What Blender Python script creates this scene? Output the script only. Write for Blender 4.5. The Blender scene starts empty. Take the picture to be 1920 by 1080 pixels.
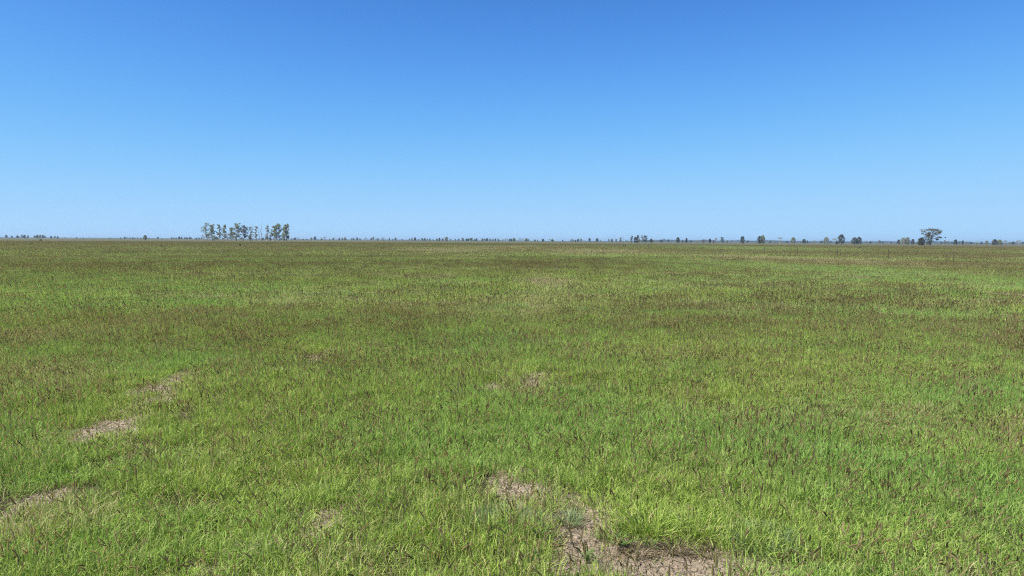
import bpy, math, random
import numpy as np

SEED = 7
random.seed(SEED)
rng = np.random.default_rng(SEED)
C = bpy.context.scene.collection
sc = bpy.context.scene

# ------------------------------------------------------------------ camera
CAM_H = 2.5
F = 1371.0
PITCH = math.atan(88.7 / F)
ROLL = math.radians(0.36)
fw = np.array([0, math.cos(PITCH), -math.sin(PITCH)])
r0 = np.array([1.0, 0, 0])
u0 = np.cross(r0, fw)
rt = math.cos(ROLL) * r0 + math.sin(ROLL) * u0
up = np.cross(rt, fw)
CP = np.array([0, 0, CAM_H])


def ray(px, py):
    return fw + (px - 960) / F * rt + (540 - py) / F * up


def on_ground(px, py, z=0.0):
    d = ray(px, py)
    t = (z - CAM_H) / d[2]
    return CP + d * t


def at_depth(px, py, Y):
    d = ray(px, py)
    return CP + d * (Y / d[1])


def horizon(px):
    # image row where the direction is level at this column
    a = ray(px, 400)[2]
    b = ray(px, 500)[2]
    return 400 + 100 * a / (a - b)


cam_d = bpy.data.cameras.new("camera")
cam = bpy.data.objects.new("camera", cam_d)
C.objects.link(cam)
from mathutils import Matrix, Vector
M = Matrix(((rt[0], up[0], -fw[0], 0), (rt[1], up[1], -fw[1], 0), (rt[2], up[2], -fw[2], CAM_H), (0, 0, 0, 1)))
cam.matrix_world = M
cam_d.sensor_width = 36
cam_d.lens = 36 * F / 1920
cam_d.clip_start = 0.05
cam_d.clip_end = 60000
sc.camera = cam

# ------------------------------------------------------------------ noise


def _hash(ix, iy, s):
    h = (ix.astype(np.int64) * 374761393 + iy.astype(np.int64) * 668265263 + s * 982451653) & 0x7FFFFFFF
    h = ((h ^ (h >> 13)) * 1274126177) & 0x7FFFFFFF
    return ((h ^ (h >> 16)) & 0xFFFFFF) / float(0xFFFFFF)


def vnoise(x, y, s=0):
    ix = np.floor(x).astype(np.int64)
    iy = np.floor(y).astype(np.int64)
    fx = x - ix
    fy = y - iy
    fx = fx * fx * (3 - 2 * fx)
    fy = fy * fy * (3 - 2 * fy)
    a = _hash(ix, iy, s)
    b = _hash(ix + 1, iy, s)
    c = _hash(ix, iy + 1, s)
    d = _hash(ix + 1, iy + 1, s)
    return (a * (1 - fx) + b * fx) * (1 - fy) + (c * (1 - fx) + d * fx) * fy


def fbm(x, y, s=0, o=4):
    v = np.zeros_like(x, dtype=float)
    a = 0.5
    t = 0
    for i in range(o):
        v += a * vnoise(x * 2 ** i + 17.3 * i, y * 2 ** i - 9.1 * i, s + i)
        t += a
        a *= 0.55
    return v / t


def sstep(a, b, x):
    t = np.clip((x - a) / (b - a), 0, 1)
    return t * t * (3 - 2 * t)


# ------------------------------------------------------------------ field layout (world ellipses measured on the ground)
def ell(px, py, rx, ry, s, z=0.25):
    c = on_ground(px, py, z)
    h = CAM_H - z
    D = c[1]
    g = 0.5 * GH * D / CAM_H if z == 0 else 0      # grass in front hides the near side of a clearing
    k = 1 - g / D
    return (c[0] * k, c[1] * k, rx * D / F + (.04 if z == 0 else 0), max(0.08, ry * D * D / (h * F)) + g, s)


GH = .17
# bare soil: px, py, radius x, radius y (pixels of the photograph), strength
BARE = [ell(*a, z=0.0) for a in [
    (1265, 1062, 125, 28, 1.5), (1180, 1050, 60, 24, 1.2), (1115, 1012, 46, 32, 1.15), (1105, 962, 42, 17, 1.15),
    (1040, 985, 26, 18, .8), (965, 905, 28, 22, 1.4), (1370, 1068, 40, 14, 0.8),
    (1040, 1052, 36, 14, .7), (205, 797, 38, 13, 1.2), (224, 760, 17, 10, 1.1), (325, 709, 22, 14, 1.3), (318, 736, 20, 7, 1.0),
    (70, 925, 22, 8, .72), (15, 968, 22, 7, .85), (598, 662, 18, 7, 1.3), (925, 716, 12, 5, 1.3), (1000, 708, 24, 5, 1.15), (1060, 716, 24, 4, .5),
    (955, 688, 14, 6, .7), (455, 1000, 20, 8, .75), (605, 965, 18, 8, .7), (735, 885, 30, 8, .5), (370, 755, 20, 5, .55), (1900, 551, 26, 4, 1.6),
    (370, 1068, 20, 8, .6), (590, 1050, 24, 8, .5), (515, 690, 18, 4, .5)]]
# seed heads thick (positive) or leafy green (negative)
SEEDY = [ell(*a) for a in [
    (640, 845, 70, 14, 1.2), (720, 868, 60, 14, .8), (250, 860, 60, 16, .5), (1560, 570, 260, 16, .9), (1860, 640, 120, 22, .9),
    (1640, 640, 60, 12, .5), (900, 560, 160, 12, .3), (300, 620, 260, 18, .2), (250, 500, 320, 8, .6), (700, 490, 200, 5, .7), (1120, 492, 140, 8, .9),
    (1000, 1060, 80, 24, .9), (1750, 1020, 150, 30, .6), (1600, 475, 200, 4, .8), (1820, 478, 150, 6, .8), (300, 455, 360, 3, .5), (1500, 700, 80, 14, .5),
    (1700, 700, 200, 14, .3), (1330, 610, 140, 10, .5), (970, 495, 60, 6, 1.0), (1500, 535, 180, 5, .5), (1040, 605, 60, 8, .4),
    (560, 486, 260, 4, -1.2), (830, 485, 100, 3, -1.0), (1150, 480, 180, 5, -1.3), (1290, 490, 150, 6, -1.1), (1480, 500, 120, 5, -1.0),
    (1700, 515, 180, 12, -.85), (1860, 535, 90, 10, -.85), (1780, 515, 60, 6, -1), (1280, 462, 160, 2.5, -1.0), (1420, 466, 100, 3, -1.2),
    (230, 482, 60, 5, -.9), (60, 482, 80, 6, -.5), (1350, 1000, 220, 60, -.7), (1200, 900, 120, 50, -.6), (850, 780, 160, 50, -.4), (970, 570, 120, 20, -.5),
    (420, 570, 140, 14, -.3), (1690, 610, 120, 12, -.6), (1450, 590, 100, 8, -.4), (200, 900, 160, 30, -.5), (600, 1000, 200, 40, -.4),
    (1180, 660, 60, 12, -.5), (300, 680, 160, 20, -.5), (1560, 760, 150, 30, -.4)]]
# dry pale straw
STRAWY = [ell(*a) for a in [
    (1020, 520, 36, 14, 1.5), (1010, 570, 30, 16, .6), (1000, 620, 30, 16, .5), (820, 468, 110, 3, 1.5), (960, 463, 140, 2.2, 1.4), (1130, 470, 120, 3, 1.3), (1560, 488, 130, 5, 1.3), (1450, 482, 70, 4, 1.2),
    (740, 515, 60, 6, .6), (830, 510, 40, 5, .5), (450, 465, 200, 3, .5), (60, 462, 80, 3, .5), (1700, 490, 120, 4, .6), (90, 935, 90, 30, .8), (220, 780, 80, 25, .6), (450, 800, 60, 18, .5), (1130, 990, 80, 30, .6), (1000, 710, 90, 14, .6), (120, 690, 120, 25, .4), (850, 700, 90, 20, .5),
    (1110, 470, 60, 2, .6), (150, 455, 140, 1.6, .6), (1740, 890, 50, 14, .6), (400, 840, 90, 20, .35), (1410, 458, 140, 1.5, .5)]]


def blobs(L, x, y, hard=False):
    v = np.zeros_like(x, dtype=float)
    for (cx, cy, rx, ry, s) in L:
        d2 = ((x - cx) / rx) ** 2 + ((y - cy) / ry) ** 2
        if hard:
            w = s * np.exp(-d2 * 0.9)
            v = np.maximum(v, w)
        else:
            v += s * np.exp(-d2 * 0.8)
    return v


def bare_field(x, y):
    n = .6 * fbm(x * 1.9, y * 1.9, 31) + .5 * fbm(x * 5.5, y * 5.5, 33, 3)
    v = blobs(BARE, x, y, True)
    return v * (0.35 + 1.4 * n)          # ~ >0.5 bare


def ground_z(x, y):
    r = np.sqrt(x * x + y * y)
    far = 0.42 * sstep(150, 420, r)
    w = 1 - sstep(40, 120, r)
    n = (fbm(x * 0.5, y * 0.5, 51) - .5) * 0.16 + (fbm(x * 2.6, y * 2.6, 52) - .5) * 0.07 * (1 - sstep(12, 30, r))
    n += (fbm(x * 9, y * 9, 53, 3) - .5) * 0.03 * (1 - sstep(9, 16, r))
    return far + w * n


# ------------------------------------------------------------------ materials
def new_mat(name):
    m = bpy.data.materials.new(name)
    m.use_nodes = True
    nt = m.node_tree
    nt.nodes.clear()
    return m, nt


def N(nt, typ, **kw):
    n = nt.nodes.new(typ)
    for k, v in kw.items():
        setattr(n, k, v)
    return n


def ramp(nt, fac, stops, interp='LINEAR'):
    n = nt.nodes.new('ShaderNodeValToRGB')
    n.color_ramp.interpolation = interp
    el = n.color_ramp.elements
    while len(el) < len(stops):
        el.new(0.5)
    for e, (p, c) in zip(el, stops):
        e.position = p
        e.color = (c[0], c[1], c[2], 1)
    nt.links.new(fac, n.inputs[0])
    return n.outputs[0]


def mixc(nt, fac, a, b, mode='MIX'):
    n = nt.nodes.new('ShaderNodeMix')
    n.data_type = 'RGBA'
    n.blend_type = mode
    for s, v in ((n.inputs[0], fac), (n.inputs[6], a), (n.inputs[7], b)):
        if hasattr(v, 'node'):
            nt.links.new(v, s)
        elif isinstance(v, tuple):
            s.default_value = (*v[:3], 1)
        else:
            s.default_value = v
    return n.outputs[2]


def mathn(nt, op, a, b=None, c=None, clamp=False):
    n = nt.nodes.new('ShaderNodeMath')
    n.operation = op
    n.use_clamp = clamp
    for s, v in zip(n.inputs, (a, b, c)):
        if v is None:
            continue
        if hasattr(v, 'node'):
            nt.links.new(v, s)
        else:
            s.default_value = v
    return n.outputs[0]


def noise(nt, vec, scale, detail=3, rough=.55, dist=0.0):
    n = nt.nodes.new('ShaderNodeTexNoise')
    n.inputs['Scale'].default_value = scale
    n.inputs['Detail'].default_value = detail
    n.inputs['Roughness'].default_value = rough
    n.inputs['Distortion'].default_value = dist
    if vec is not None:
        nt.links.new(vec, n.inputs['Vector'])
    return n.outputs[0]


def blade_mat(name, stops, transl=0.35, rough=.55, spec=.25, tint_amt=True, lush=None, straw=None):
    """leaf blade: colour varies by blade ('cv'), by tussock ('tint', 'dry' carried by each instance)"""
    m, nt = new_mat(name)
    cv = N(nt, 'ShaderNodeAttribute', attribute_name='cv')
    col = ramp(nt, cv.outputs['Fac'], stops)
    if lush:
        t = N(nt, 'ShaderNodeAttribute', attribute_name='tint', attribute_type='INSTANCER')
        col = mixc(nt, mathn(nt, 'MULTIPLY', t.outputs['Fac'], .6, clamp=True), col, lush)
    if straw:
        t = N(nt, 'ShaderNodeAttribute', attribute_name='dry', attribute_type='INSTANCER')
        # only some of the blades of a dry tussock have turned
        f = mathn(nt, 'MULTIPLY', mathn(nt, 'LESS_THAN', mathn(nt, 'FRACT', mathn(nt, 'MULTIPLY', cv.outputs['Fac'], 37.0)), t.outputs['Fac']), 0.75)
        col = mixc(nt, f, col, straw)
    p = N(nt, 'ShaderNodeBsdfPrincipled')
    p.inputs['Roughness'].default_value = rough
    p.inputs['Specular IOR Level'].default_value = spec
    nt.links.new(col, p.inputs['Base Color'])
    tr = N(nt, 'ShaderNodeBsdfTranslucent')
    tcol = mixc(nt, 1.0, col, (1.08, 1.15, .8), 'MULTIPLY')
    nt.links.new(tcol, tr.inputs['Color'])
    mx = N(nt, 'ShaderNodeMixShader')
    mx.inputs[0].default_value = transl
    nt.links.new(p.outputs[0], mx.inputs[1])
    nt.links.new(tr.outputs[0], mx.inputs[2])
    o = N(nt, 'ShaderNodeOutputMaterial')
    nt.links.new(mx.outputs[0], o.inputs[0])
    return m


M_GREEN = blade_mat('grass_blade', [(0, (.19, .29, .052)), (.35, (.30, .425, .080)), (.7, (.40, .51, .115)), (.9, (.46, .51, .16)), (1, (.50, .43, .23))],
                    .35, .6, .18, lush=(.21, .40, .10), straw=(.52, .44, .26))
M_STEM = blade_mat('grass_stem', [(0, (.14, .19, .06)), (1, (.24, .21, .10))], .2, straw=(.33, .28, .16))
M_SEED = blade_mat('seed_head', [(0, (.12, .092, .046)), (.5, (.33, .256, .128)), (1, (.50, .40, .215))], .5, .8, .05)
M_STRAW = blade_mat('dead_straw', [(0, (.13, .10, .06)), (.6, (.26, .21, .135)), (1, (.40, .34, .24))], .15, .8, .1)
M_BLUEG = blade_mat('fine_grey_green_blade', [(0, (.14, .22, .085)), (.6, (.23, .32, .14)), (1, (.32, .38, .21))], .3)
M_WEED = blade_mat('weed_leaf', [(0, (.09, .18, .03)), (1, (.16, .28, .06))], .3)


def leaf_mat(name, stops, transl=.2):
    return blade_mat(name, stops, transl, .6, .2)


M_LDARK = leaf_mat('dark_leaves', [(0, (.040, .050, .026)), (.6, (.075, .085, .042)), (1, (.15, .145, .08))])
M_LPALE = leaf_mat('pale_leaves', [(0, (.17, .18, .09)), (.6, (.26, .27, .14)), (1, (.36, .35, .22))])
M_LMID = leaf_mat('olive_leaves', [(0, (.16, .18, .085)), (.6, (.27, .29, .14)), (1, (.40, .40, .24))])
M_LBIG = leaf_mat('grey_olive_leaves', [(0, (.085, .088, .05)), (.6, (.145, .14, .085)), (1, (.23, .21, .14))])
M_LBROWN = leaf_mat('brownish_leaves', [(0, (.075, .062, .045)), (.6, (.115, .095, .068)), (1, (.17, .15, .10))])


def plain_mat(name, a, b, scale=3, rough=.85, bump=0.3, stretch=(1, 1, 1), metal=0):
    m, nt = new_mat(name)
    tc = N(nt, 'ShaderNodeTexCoord')
    mp = N(nt, 'ShaderNodeMapping')
    mp.inputs['Scale'].default_value = stretch
    nt.links.new(tc.outputs['Object'], mp.inputs[0])
    n = noise(nt, mp.outputs[0], scale, 5)
    col = ramp(nt, n, [(.3, a), (.7, b)])
    p = N(nt, 'ShaderNodeBsdfPrincipled')
    p.inputs['Roughness'].default_value = rough
    p.inputs['Metallic'].default_value = metal
    nt.links.new(col, p.inputs['Base Color'])
    b_ = N(nt, 'ShaderNodeBump')
    b_.inputs['Strength'].default_value = bump
    b_.inputs['Distance'].default_value = .02
    nt.links.new(n, b_.inputs['Height'])
    nt.links.new(b_.outputs[0], p.inputs['Normal'])
    o = N(nt, 'ShaderNodeOutputMaterial')
    nt.links.new(p.outputs[0], o.inputs[0])
    return m


M_BARK = plain_mat('bark', (.16, .13, .10), (.30, .26, .21), 3, stretch=(2, 2, .4))
M_BARKP = plain_mat('pale_bark', (.27, .24, .20), (.42, .38, .33), 3, stretch=(2, 2, .4))
M_BARKD = plain_mat('dark_bark', (.05, .04, .035), (.11, .09, .075), 3, stretch=(2, 2, .4))
M_STEEL = plain_mat('weathered_steel', (.05, .042, .036), (.10, .08, .065), 8, .65, .2, metal=.3)
M_WOODP = plain_mat('grey_timber', (.09, .075, .06), (.17, .145, .12), 5, stretch=(3, 3, .3))
M_WIRE = plain_mat('fence_wire', (.22, .21, .2), (.32, .31, .3), 9, .5, .1, metal=.7)


def ground_mat():
    m, nt = new_mat('soil_and_far_sward')
    geo = N(nt, 'ShaderNodeNewGeometry')
    pos = geo.outputs['Position']
    sep = N(nt, 'ShaderNodeSeparateXYZ')
    nt.links.new(pos, sep.inputs[0])
    comb = N(nt, 'ShaderNodeCombineXYZ')
    nt.links.new(sep.outputs[0], comb.inputs[0])
    nt.links.new(sep.outputs[1], comb.inputs[1])
    P = comb.outputs[0]
    # soil
    n1 = noise(nt, P, 1.3, 6, .6)
    n2 = noise(nt, P, 22, 6, .7)
    soil = ramp(nt, n1, [(.3, (.30, .245, .172)), (.55, (.40, .332, .238)), (.75, (.49, .415, .305))])
    soil = mixc(nt, mathn(nt, 'MULTIPLY', n2, .55), soil, (.20, .155, .12))
    # scattered litter specks
    n3 = noise(nt, P, 60, 3, .6)
    spk = mathn(nt, 'GREATER_THAN', n3, .62)
    soil = mixc(nt, mathn(nt, 'MULTIPLY', spk, .5), soil, (.13, .10, .075))
    # litter covers the soil under grass, darkened to paint in shade between tufts
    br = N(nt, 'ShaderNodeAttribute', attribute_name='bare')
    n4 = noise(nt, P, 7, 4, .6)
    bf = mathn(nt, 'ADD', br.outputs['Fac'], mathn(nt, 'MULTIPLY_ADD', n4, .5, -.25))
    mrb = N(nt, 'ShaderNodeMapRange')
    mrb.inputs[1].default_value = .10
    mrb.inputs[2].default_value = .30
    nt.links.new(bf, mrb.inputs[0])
    shaded_thatch = ramp(nt, n2, [(.35, (.050, .040, .026)), (.6, (.095, .075, .048)), (.75, (.20, .165, .11))])
    soil = mixc(nt, mrb.outputs[0], shaded_thatch, soil)
    # sward seen from afar
    mp = N(nt, 'ShaderNodeMapping')
    mp.inputs['Scale'].default_value = (.35, 1, 1)
    nt.links.new(P, mp.inputs[0])
    a = noise(nt, mp.outputs[0], .012, 6, .62, .6)
    b = noise(nt, mp.outputs[0], .05, 5, .6, .3)
    c = noise(nt, P, .6, 4, .7)
    base = ramp(nt, a, [(.34, (.080, .072, .034)), (.46, (.100, .093, .042)), (.54, (.086, .103, .036)), (.66, (.125, .122, .055))])
    base = mixc(nt, mathn(nt, 'MULTIPLY', ramp(nt, b, [(.42, (0, 0, 0)), (.62, (1, 1, 1))]), .55), base, (.135, .122, .07))
    base = mixc(nt, mathn(nt, 'MULTIPLY', c, .35), base, (.06, .06, .03))
    # blend with true distance from the bare-soil area of the paddock
    ln = N(nt, 'ShaderNodeVectorMath', operation='LENGTH')
    nt.links.new(P, ln.inputs[0])
    mr = N(nt, 'ShaderNodeMapRange')
    mr.inputs[1].default_value = 35
    mr.inputs[2].default_value = 110
    nt.links.new(ln.outputs['Value'], mr.inputs[0])
    col = mixc(nt, mr.outputs[0], soil, base)
    p = N(nt, 'ShaderNodeBsdfPrincipled')
    p.inputs['Roughness'].default_value = .95
    p.inputs['Specular IOR Level'].default_value = .1
    nt.links.new(col, p.inputs['Base Color'])
    # mud cracks and crumbs, as relief
    nv = N(nt, 'ShaderNodeTexNoise')
    nv.inputs['Scale'].default_value = 5
    nv.inputs['Detail'].default_value = 3
    nt.links.new(P, nv.inputs['Vector'])
    add = N(nt, 'ShaderNodeVectorMath', operation='MULTIPLY_ADD')
    nt.links.new(nv.outputs['Color'], add.inputs[0])
    add.inputs[1].default_value = (.22, .22, 0)
    nt.links.new(P, add.inputs[2])
    vo = N(nt, 'ShaderNodeTexVoronoi', feature='DISTANCE_TO_EDGE')
    vo.inputs['Scale'].default_value = 9
    nt.links.new(add.outputs[0], vo.inputs['Vector'])
    cr = mathn(nt, 'MULTIPLY', vo.outputs['Distance'], 9.0, clamp=True)
    hgt = mathn(nt, 'ADD', mathn(nt, 'MULTIPLY', cr, 1.0), mathn(nt, 'MULTIPLY', n2, 1.2))
    bp = N(nt, 'ShaderNodeBump')
    bp.inputs['Strength'].default_value = 1.0
    bp.inputs['Distance'].default_value = .022
    nt.links.new(hgt, bp.inputs['Height'])
    # crack depth fades out with the soil
    mr2 = N(nt, 'ShaderNodeMapRange')
    mr2.inputs[1].default_value = 10
    mr2.inputs[2].default_value = 40
    mr2.inputs[3].default_value = 1
    mr2.inputs[4].default_value = 0
    nt.links.new(ln.outputs['Value'], mr2.inputs[0])
    nt.links.new(mr2.outputs[0], bp.inputs['Strength'])
    nt.links.new(bp.outputs[0], p.inputs['Normal'])
    o = N(nt, 'ShaderNodeOutputMaterial')
    nt.links.new(p.outputs[0], o.inputs[0])
    return m


# ------------------------------------------------------------------ mesh helper
def np_mesh(name, verts, quads, mats, midx=None, cv=None, tris=None, smooth=False):
    me = bpy.data.meshes.new(name)
    verts = np.asarray(verts, dtype=np.float32)
    quads = np.asarray(quads, dtype=np.int32).reshape(-1, 4)
    nq = len(quads)
    me.vertices.add(len(verts))
    me.vertices.foreach_set('co', verts.ravel())
    me.loops.add(nq * 4)
    me.loops.foreach_set('vertex_index', quads.ravel())
    me.polygons.add(nq)
    me.polygons.foreach_set('loop_start', np.arange(nq, dtype=np.int32) * 4)
    try:
        me.polygons.foreach_set('loop_total', np.full(nq, 4, dtype=np.int32))
    except Exception:
        pass
    for m in mats:
        me.materials.append(m)
    if midx is not None:
        me.polygons.foreach_set('material_index', np.asarray(midx, dtype=np.int32))
    if smooth:
        me.polygons.foreach_set('use_smooth', np.ones(nq, dtype=bool))
    if cv is not None:
        at = me.attributes.new('cv', 'FLOAT', 'POINT')
        at.data.foreach_set('value', np.asarray(cv, dtype=np.float32))
    me.update(calc_edges=True)
    me.validate()
    return me


class Acc:
    """collects vertices and quads for one mesh"""

    def __init__(s):
        s.v, s.q, s.m, s.c, s.n = [], [], [], [], 0

    def add(s, v, q, m, c):
        v = np.asarray(v, float).reshape(-1, 3)
        q = np.asarray(q, int).reshape(-1, 4)
        s.v.append(v)
        s.q.append(q + s.n)
        s.m.append(np.full(len(q), m) if np.isscalar(m) else np.asarray(m))
        s.c.append(np.full(len(v), c) if np.isscalar(c) else np.asarray(c))
        s.n += len(v)

    def mesh(s, name, mats, smooth=False):
        return np_mesh(name, np.concatenate(s.v), np.concatenate(s.q), mats, np.concatenate(s.m), np.concatenate(s.c), smooth=smooth)


def strips(acc, R, base, h, lean_az, bend, width, m, cv, wid_az=None, prof=(1, .95, .7, .08), ts=(0, .38, .74, 1.0)):
    """blades: base (n,3), h, lean azimuth, bend (0 upright .. 1.2 drooping), width"""
    n = len(h)
    k = len(ts)
    lx, ly = np.cos(lean_az), np.sin(lean_az)
    wa = R.uniform(0, 2 * math.pi, n) if wid_az is None else wid_az
    wx, wy = np.cos(wa), np.sin(wa)
    V = np.zeros((n, k, 2, 3))
    for i, t in enumerate(ts):
        out = h * bend * (0.25 * t + .75 * t * t)
        z = h * (t - 0.42 * bend * t * t)
        cx = base[:, 0] + lx * out
        cy = base[:, 1] + ly * out
        cz = base[:, 2] + z
        w = width * prof[i] * .5
        for j, sg in enumerate((-1, 1)):
            V[:, i, j, 0] = cx + sg * wx * w
            V[:, i, j, 1] = cy + sg * wy * w
            V[:, i, j, 2] = cz
    idx = np.arange(n)[:, None] * (2 * k)
    Q = []
    for i in range(k - 1):
        Q.append(np.concatenate([idx + 2 * i, idx + 2 * i + 1, idx + 2 * i + 3, idx + 2 * i + 2], 1))
    acc.add(V.reshape(-1, 3), np.stack(Q, 1).reshape(-1, 4), m, np.repeat(cv, 2 * k))


def spindles(acc, R, start, d0, length, rad, droop, m, cv, bristle=0):
    """curved fuzzy seed spikes: start (n,3), d0 unit dir (n,3)"""
    n = len(length)
    ts = (0, .12, .5, .85, 1.0)
    pr = (.25, .9, 1.0, .6, .05)
    k = len(ts)
    side = np.cross(d0, np.array([0, 0, 1.0]) + 1e-4)
    side /= np.linalg.norm(side, axis=1)[:, None] + 1e-6
    up2 = np.cross(side, d0)
    V = np.zeros((n, k, 4, 3))
    for i, t in enumerate(ts):
        c = start + d0 * (length * t)[:, None]
        c[:, 2] -= length * droop * t * t
        c[:, 0] += d0[:, 0] * length * droop * .6 * t * t
        c[:, 1] += d0[:, 1] * length * droop * .6 * t * t
        for j, (a, b) in enumerate(((1, 0), (0, 1), (-1, 0), (0, -1))):
            jit = R.uniform(.75, 1.25, n)
            V[:, i, j, :] = c + (side * a + up2 * b) * (rad * pr[i] * jit)[:, None]
    idx = np.arange(n)[:, None] * (4 * k)
    Q = []
    for i in range(k - 1):
        for j in range(2):
            j2 = j + 2
            Q.append(np.concatenate([idx + 4 * i + j, idx + 4 * i + j2, idx + 4 * (i + 1) + j2, idx + 4 * (i + 1) + j], 1))
    acc.add(V.reshape(-1, 3), np.stack(Q, 1).reshape(-1, 4), m, np.repeat(cv, 4 * k))
    if bristle:
        # awns standing out from the spike
        for b in range(bristle):
            t = R.uniform(.05, .9, n)
            c = start + d0 * (length * t)[:, None]
            c[:, 2] -= length * droop * t * t
            c[:, 0] += d0[:, 0] * length * droop * .6 * t * t
            c[:, 1] += d0[:, 1] * length * droop * .6 * t * t
            a = R.uniform(0, 6.28, n)
            o = side * np.cos(a)[:, None] + up2 * np.sin(a)[:, None]
            e = o * .8 + d0 * .9
            e /= np.linalg.norm(e, axis=1)[:, None]
            tip = c + e * (rad * R.uniform(1.8, 3.0, n))[:, None]
            w_ = np.cross(e, o + d0 * .3)
            w_ /= np.linalg.norm(w_, axis=1)[:, None] + 1e-6
            ww = w_ * (rad * .22)[:, None]
            VV = np.stack([c - ww, c + ww, tip + ww * .3, tip - ww * .3], 1).reshape(-1, 3)
            acc.add(VV, np.arange(n * 4).reshape(-1, 4), m, np.repeat(np.clip(cv + .2, 0, 1), 4))


WIND = -math.pi / 2 + .05      # the heads lean towards the drone


def tuft(seed, radius, nblade, bw, bh, nhead, hw=.0055, hl=.085, straw=0.0, dome=.2, clumps=5, stemh=1.75):
    R = np.random.default_rng(seed)
    acc = Acc()
    # blades rise from a few crowns, so that the sward is lumpy
    ca = R.uniform(0, 2 * math.pi, clumps)
    cr = radius * np.sqrt(R.uniform(0, 1, clumps))
    ch = R.uniform(.75, 1.15, clumps)

    def places(n):
        k = R.integers(0, clumps, n)
        r = radius * .36 * np.abs(R.normal(0, 1, n)) ** .8
        a = R.uniform(0, 2 * math.pi, n)
        x = np.cos(ca[k]) * cr[k] + r * np.cos(a)
        y = np.sin(ca[k]) * cr[k] + r * np.sin(a)
        return x, y, a, k

    x, y, a, k = places(nblade)
    full = bh * R.uniform(.7, 1.1, nblade) * ch[k] * (1 - dome * (x * x + y * y) / (radius * radius * 1.6)).clip(.4, 1)
    node = R.uniform(0, .62, nblade) * (R.uniform(0, 1, nblade) < .75)      # leaves leave the culm at different heights
    h = full * (1 - node) * R.uniform(.75, 1.15, nblade)
    bend = np.abs(R.normal(.45 + .6 * node, .4, nblade))
    az = a + R.normal(0, 1.3, nblade)
    z = full * node - .02
    isdry = R.uniform(0, 1, nblade) < straw
    cv = R.uniform(0, 1, nblade)
    base = np.stack([x, y, z], 1)
    w = bw * R.uniform(.55, 1.25, nblade) * np.where(R.uniform(0, 1, nblade) < .08, 1.7, 1)
    g = ~isdry
    strips(acc, R, base[g], h[g], az[g], bend[g], w[g], 0, cv[g])
    # short dead leaves in the thatch
    if isdry.any():
        strips(acc, R, base[isdry], h[isdry] * .6, az[isdry], bend[isdry] * 1.5, w[isdry] * .7, 3, cv[isdry])
    if nhead:
        x, y, a, k = places(nhead)
        sh = bh * stemh * R.uniform(.7, 1.15, nhead)
        az = WIND + R.normal(0, .8, nhead)
        bend = np.abs(R.normal(.20, .13, nhead))
        base = np.stack([x, y, np.zeros(nhead)], 1)
        strips(acc, R, base, sh, az, bend, np.full(nhead, bw * .45), 1, R.uniform(0, 1, nhead), prof=(1, .9, .8, .7))
        tip = base.copy()
        tip[:, 0] += np.cos(az) * sh * bend
        tip[:, 1] += np.sin(az) * sh * bend
        tip[:, 2] += sh * (1 - .42 * bend)
        d = np.stack([np.cos(az) * bend * 1.75, np.sin(az) * bend * 1.75, 1 - .84 * bend], 1)
        d /= np.linalg.norm(d, axis=1)[:, None]
        spindles(acc, R, tip, d, hl * R.uniform(.7, 1.3, nhead), hw * R.uniform(.8, 1.3, nhead), R.uniform(0, .35, nhead), 2, R.uniform(0, 1, nhead), 10 if hw < .007 else 0)
    return acc.mesh('grass_tuft_mesh', [M_GREEN, M_STEM, M_SEED, M_STRAW])


def make_protos(specs, cname):
    col = bpy.data.collections.new(cname)
    for i, s in enumerate(specs):
        o = bpy.data.objects.new('%s_%02d' % (cname, i), tuft(**s))
        col.objects.link(o)
    return col


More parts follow.
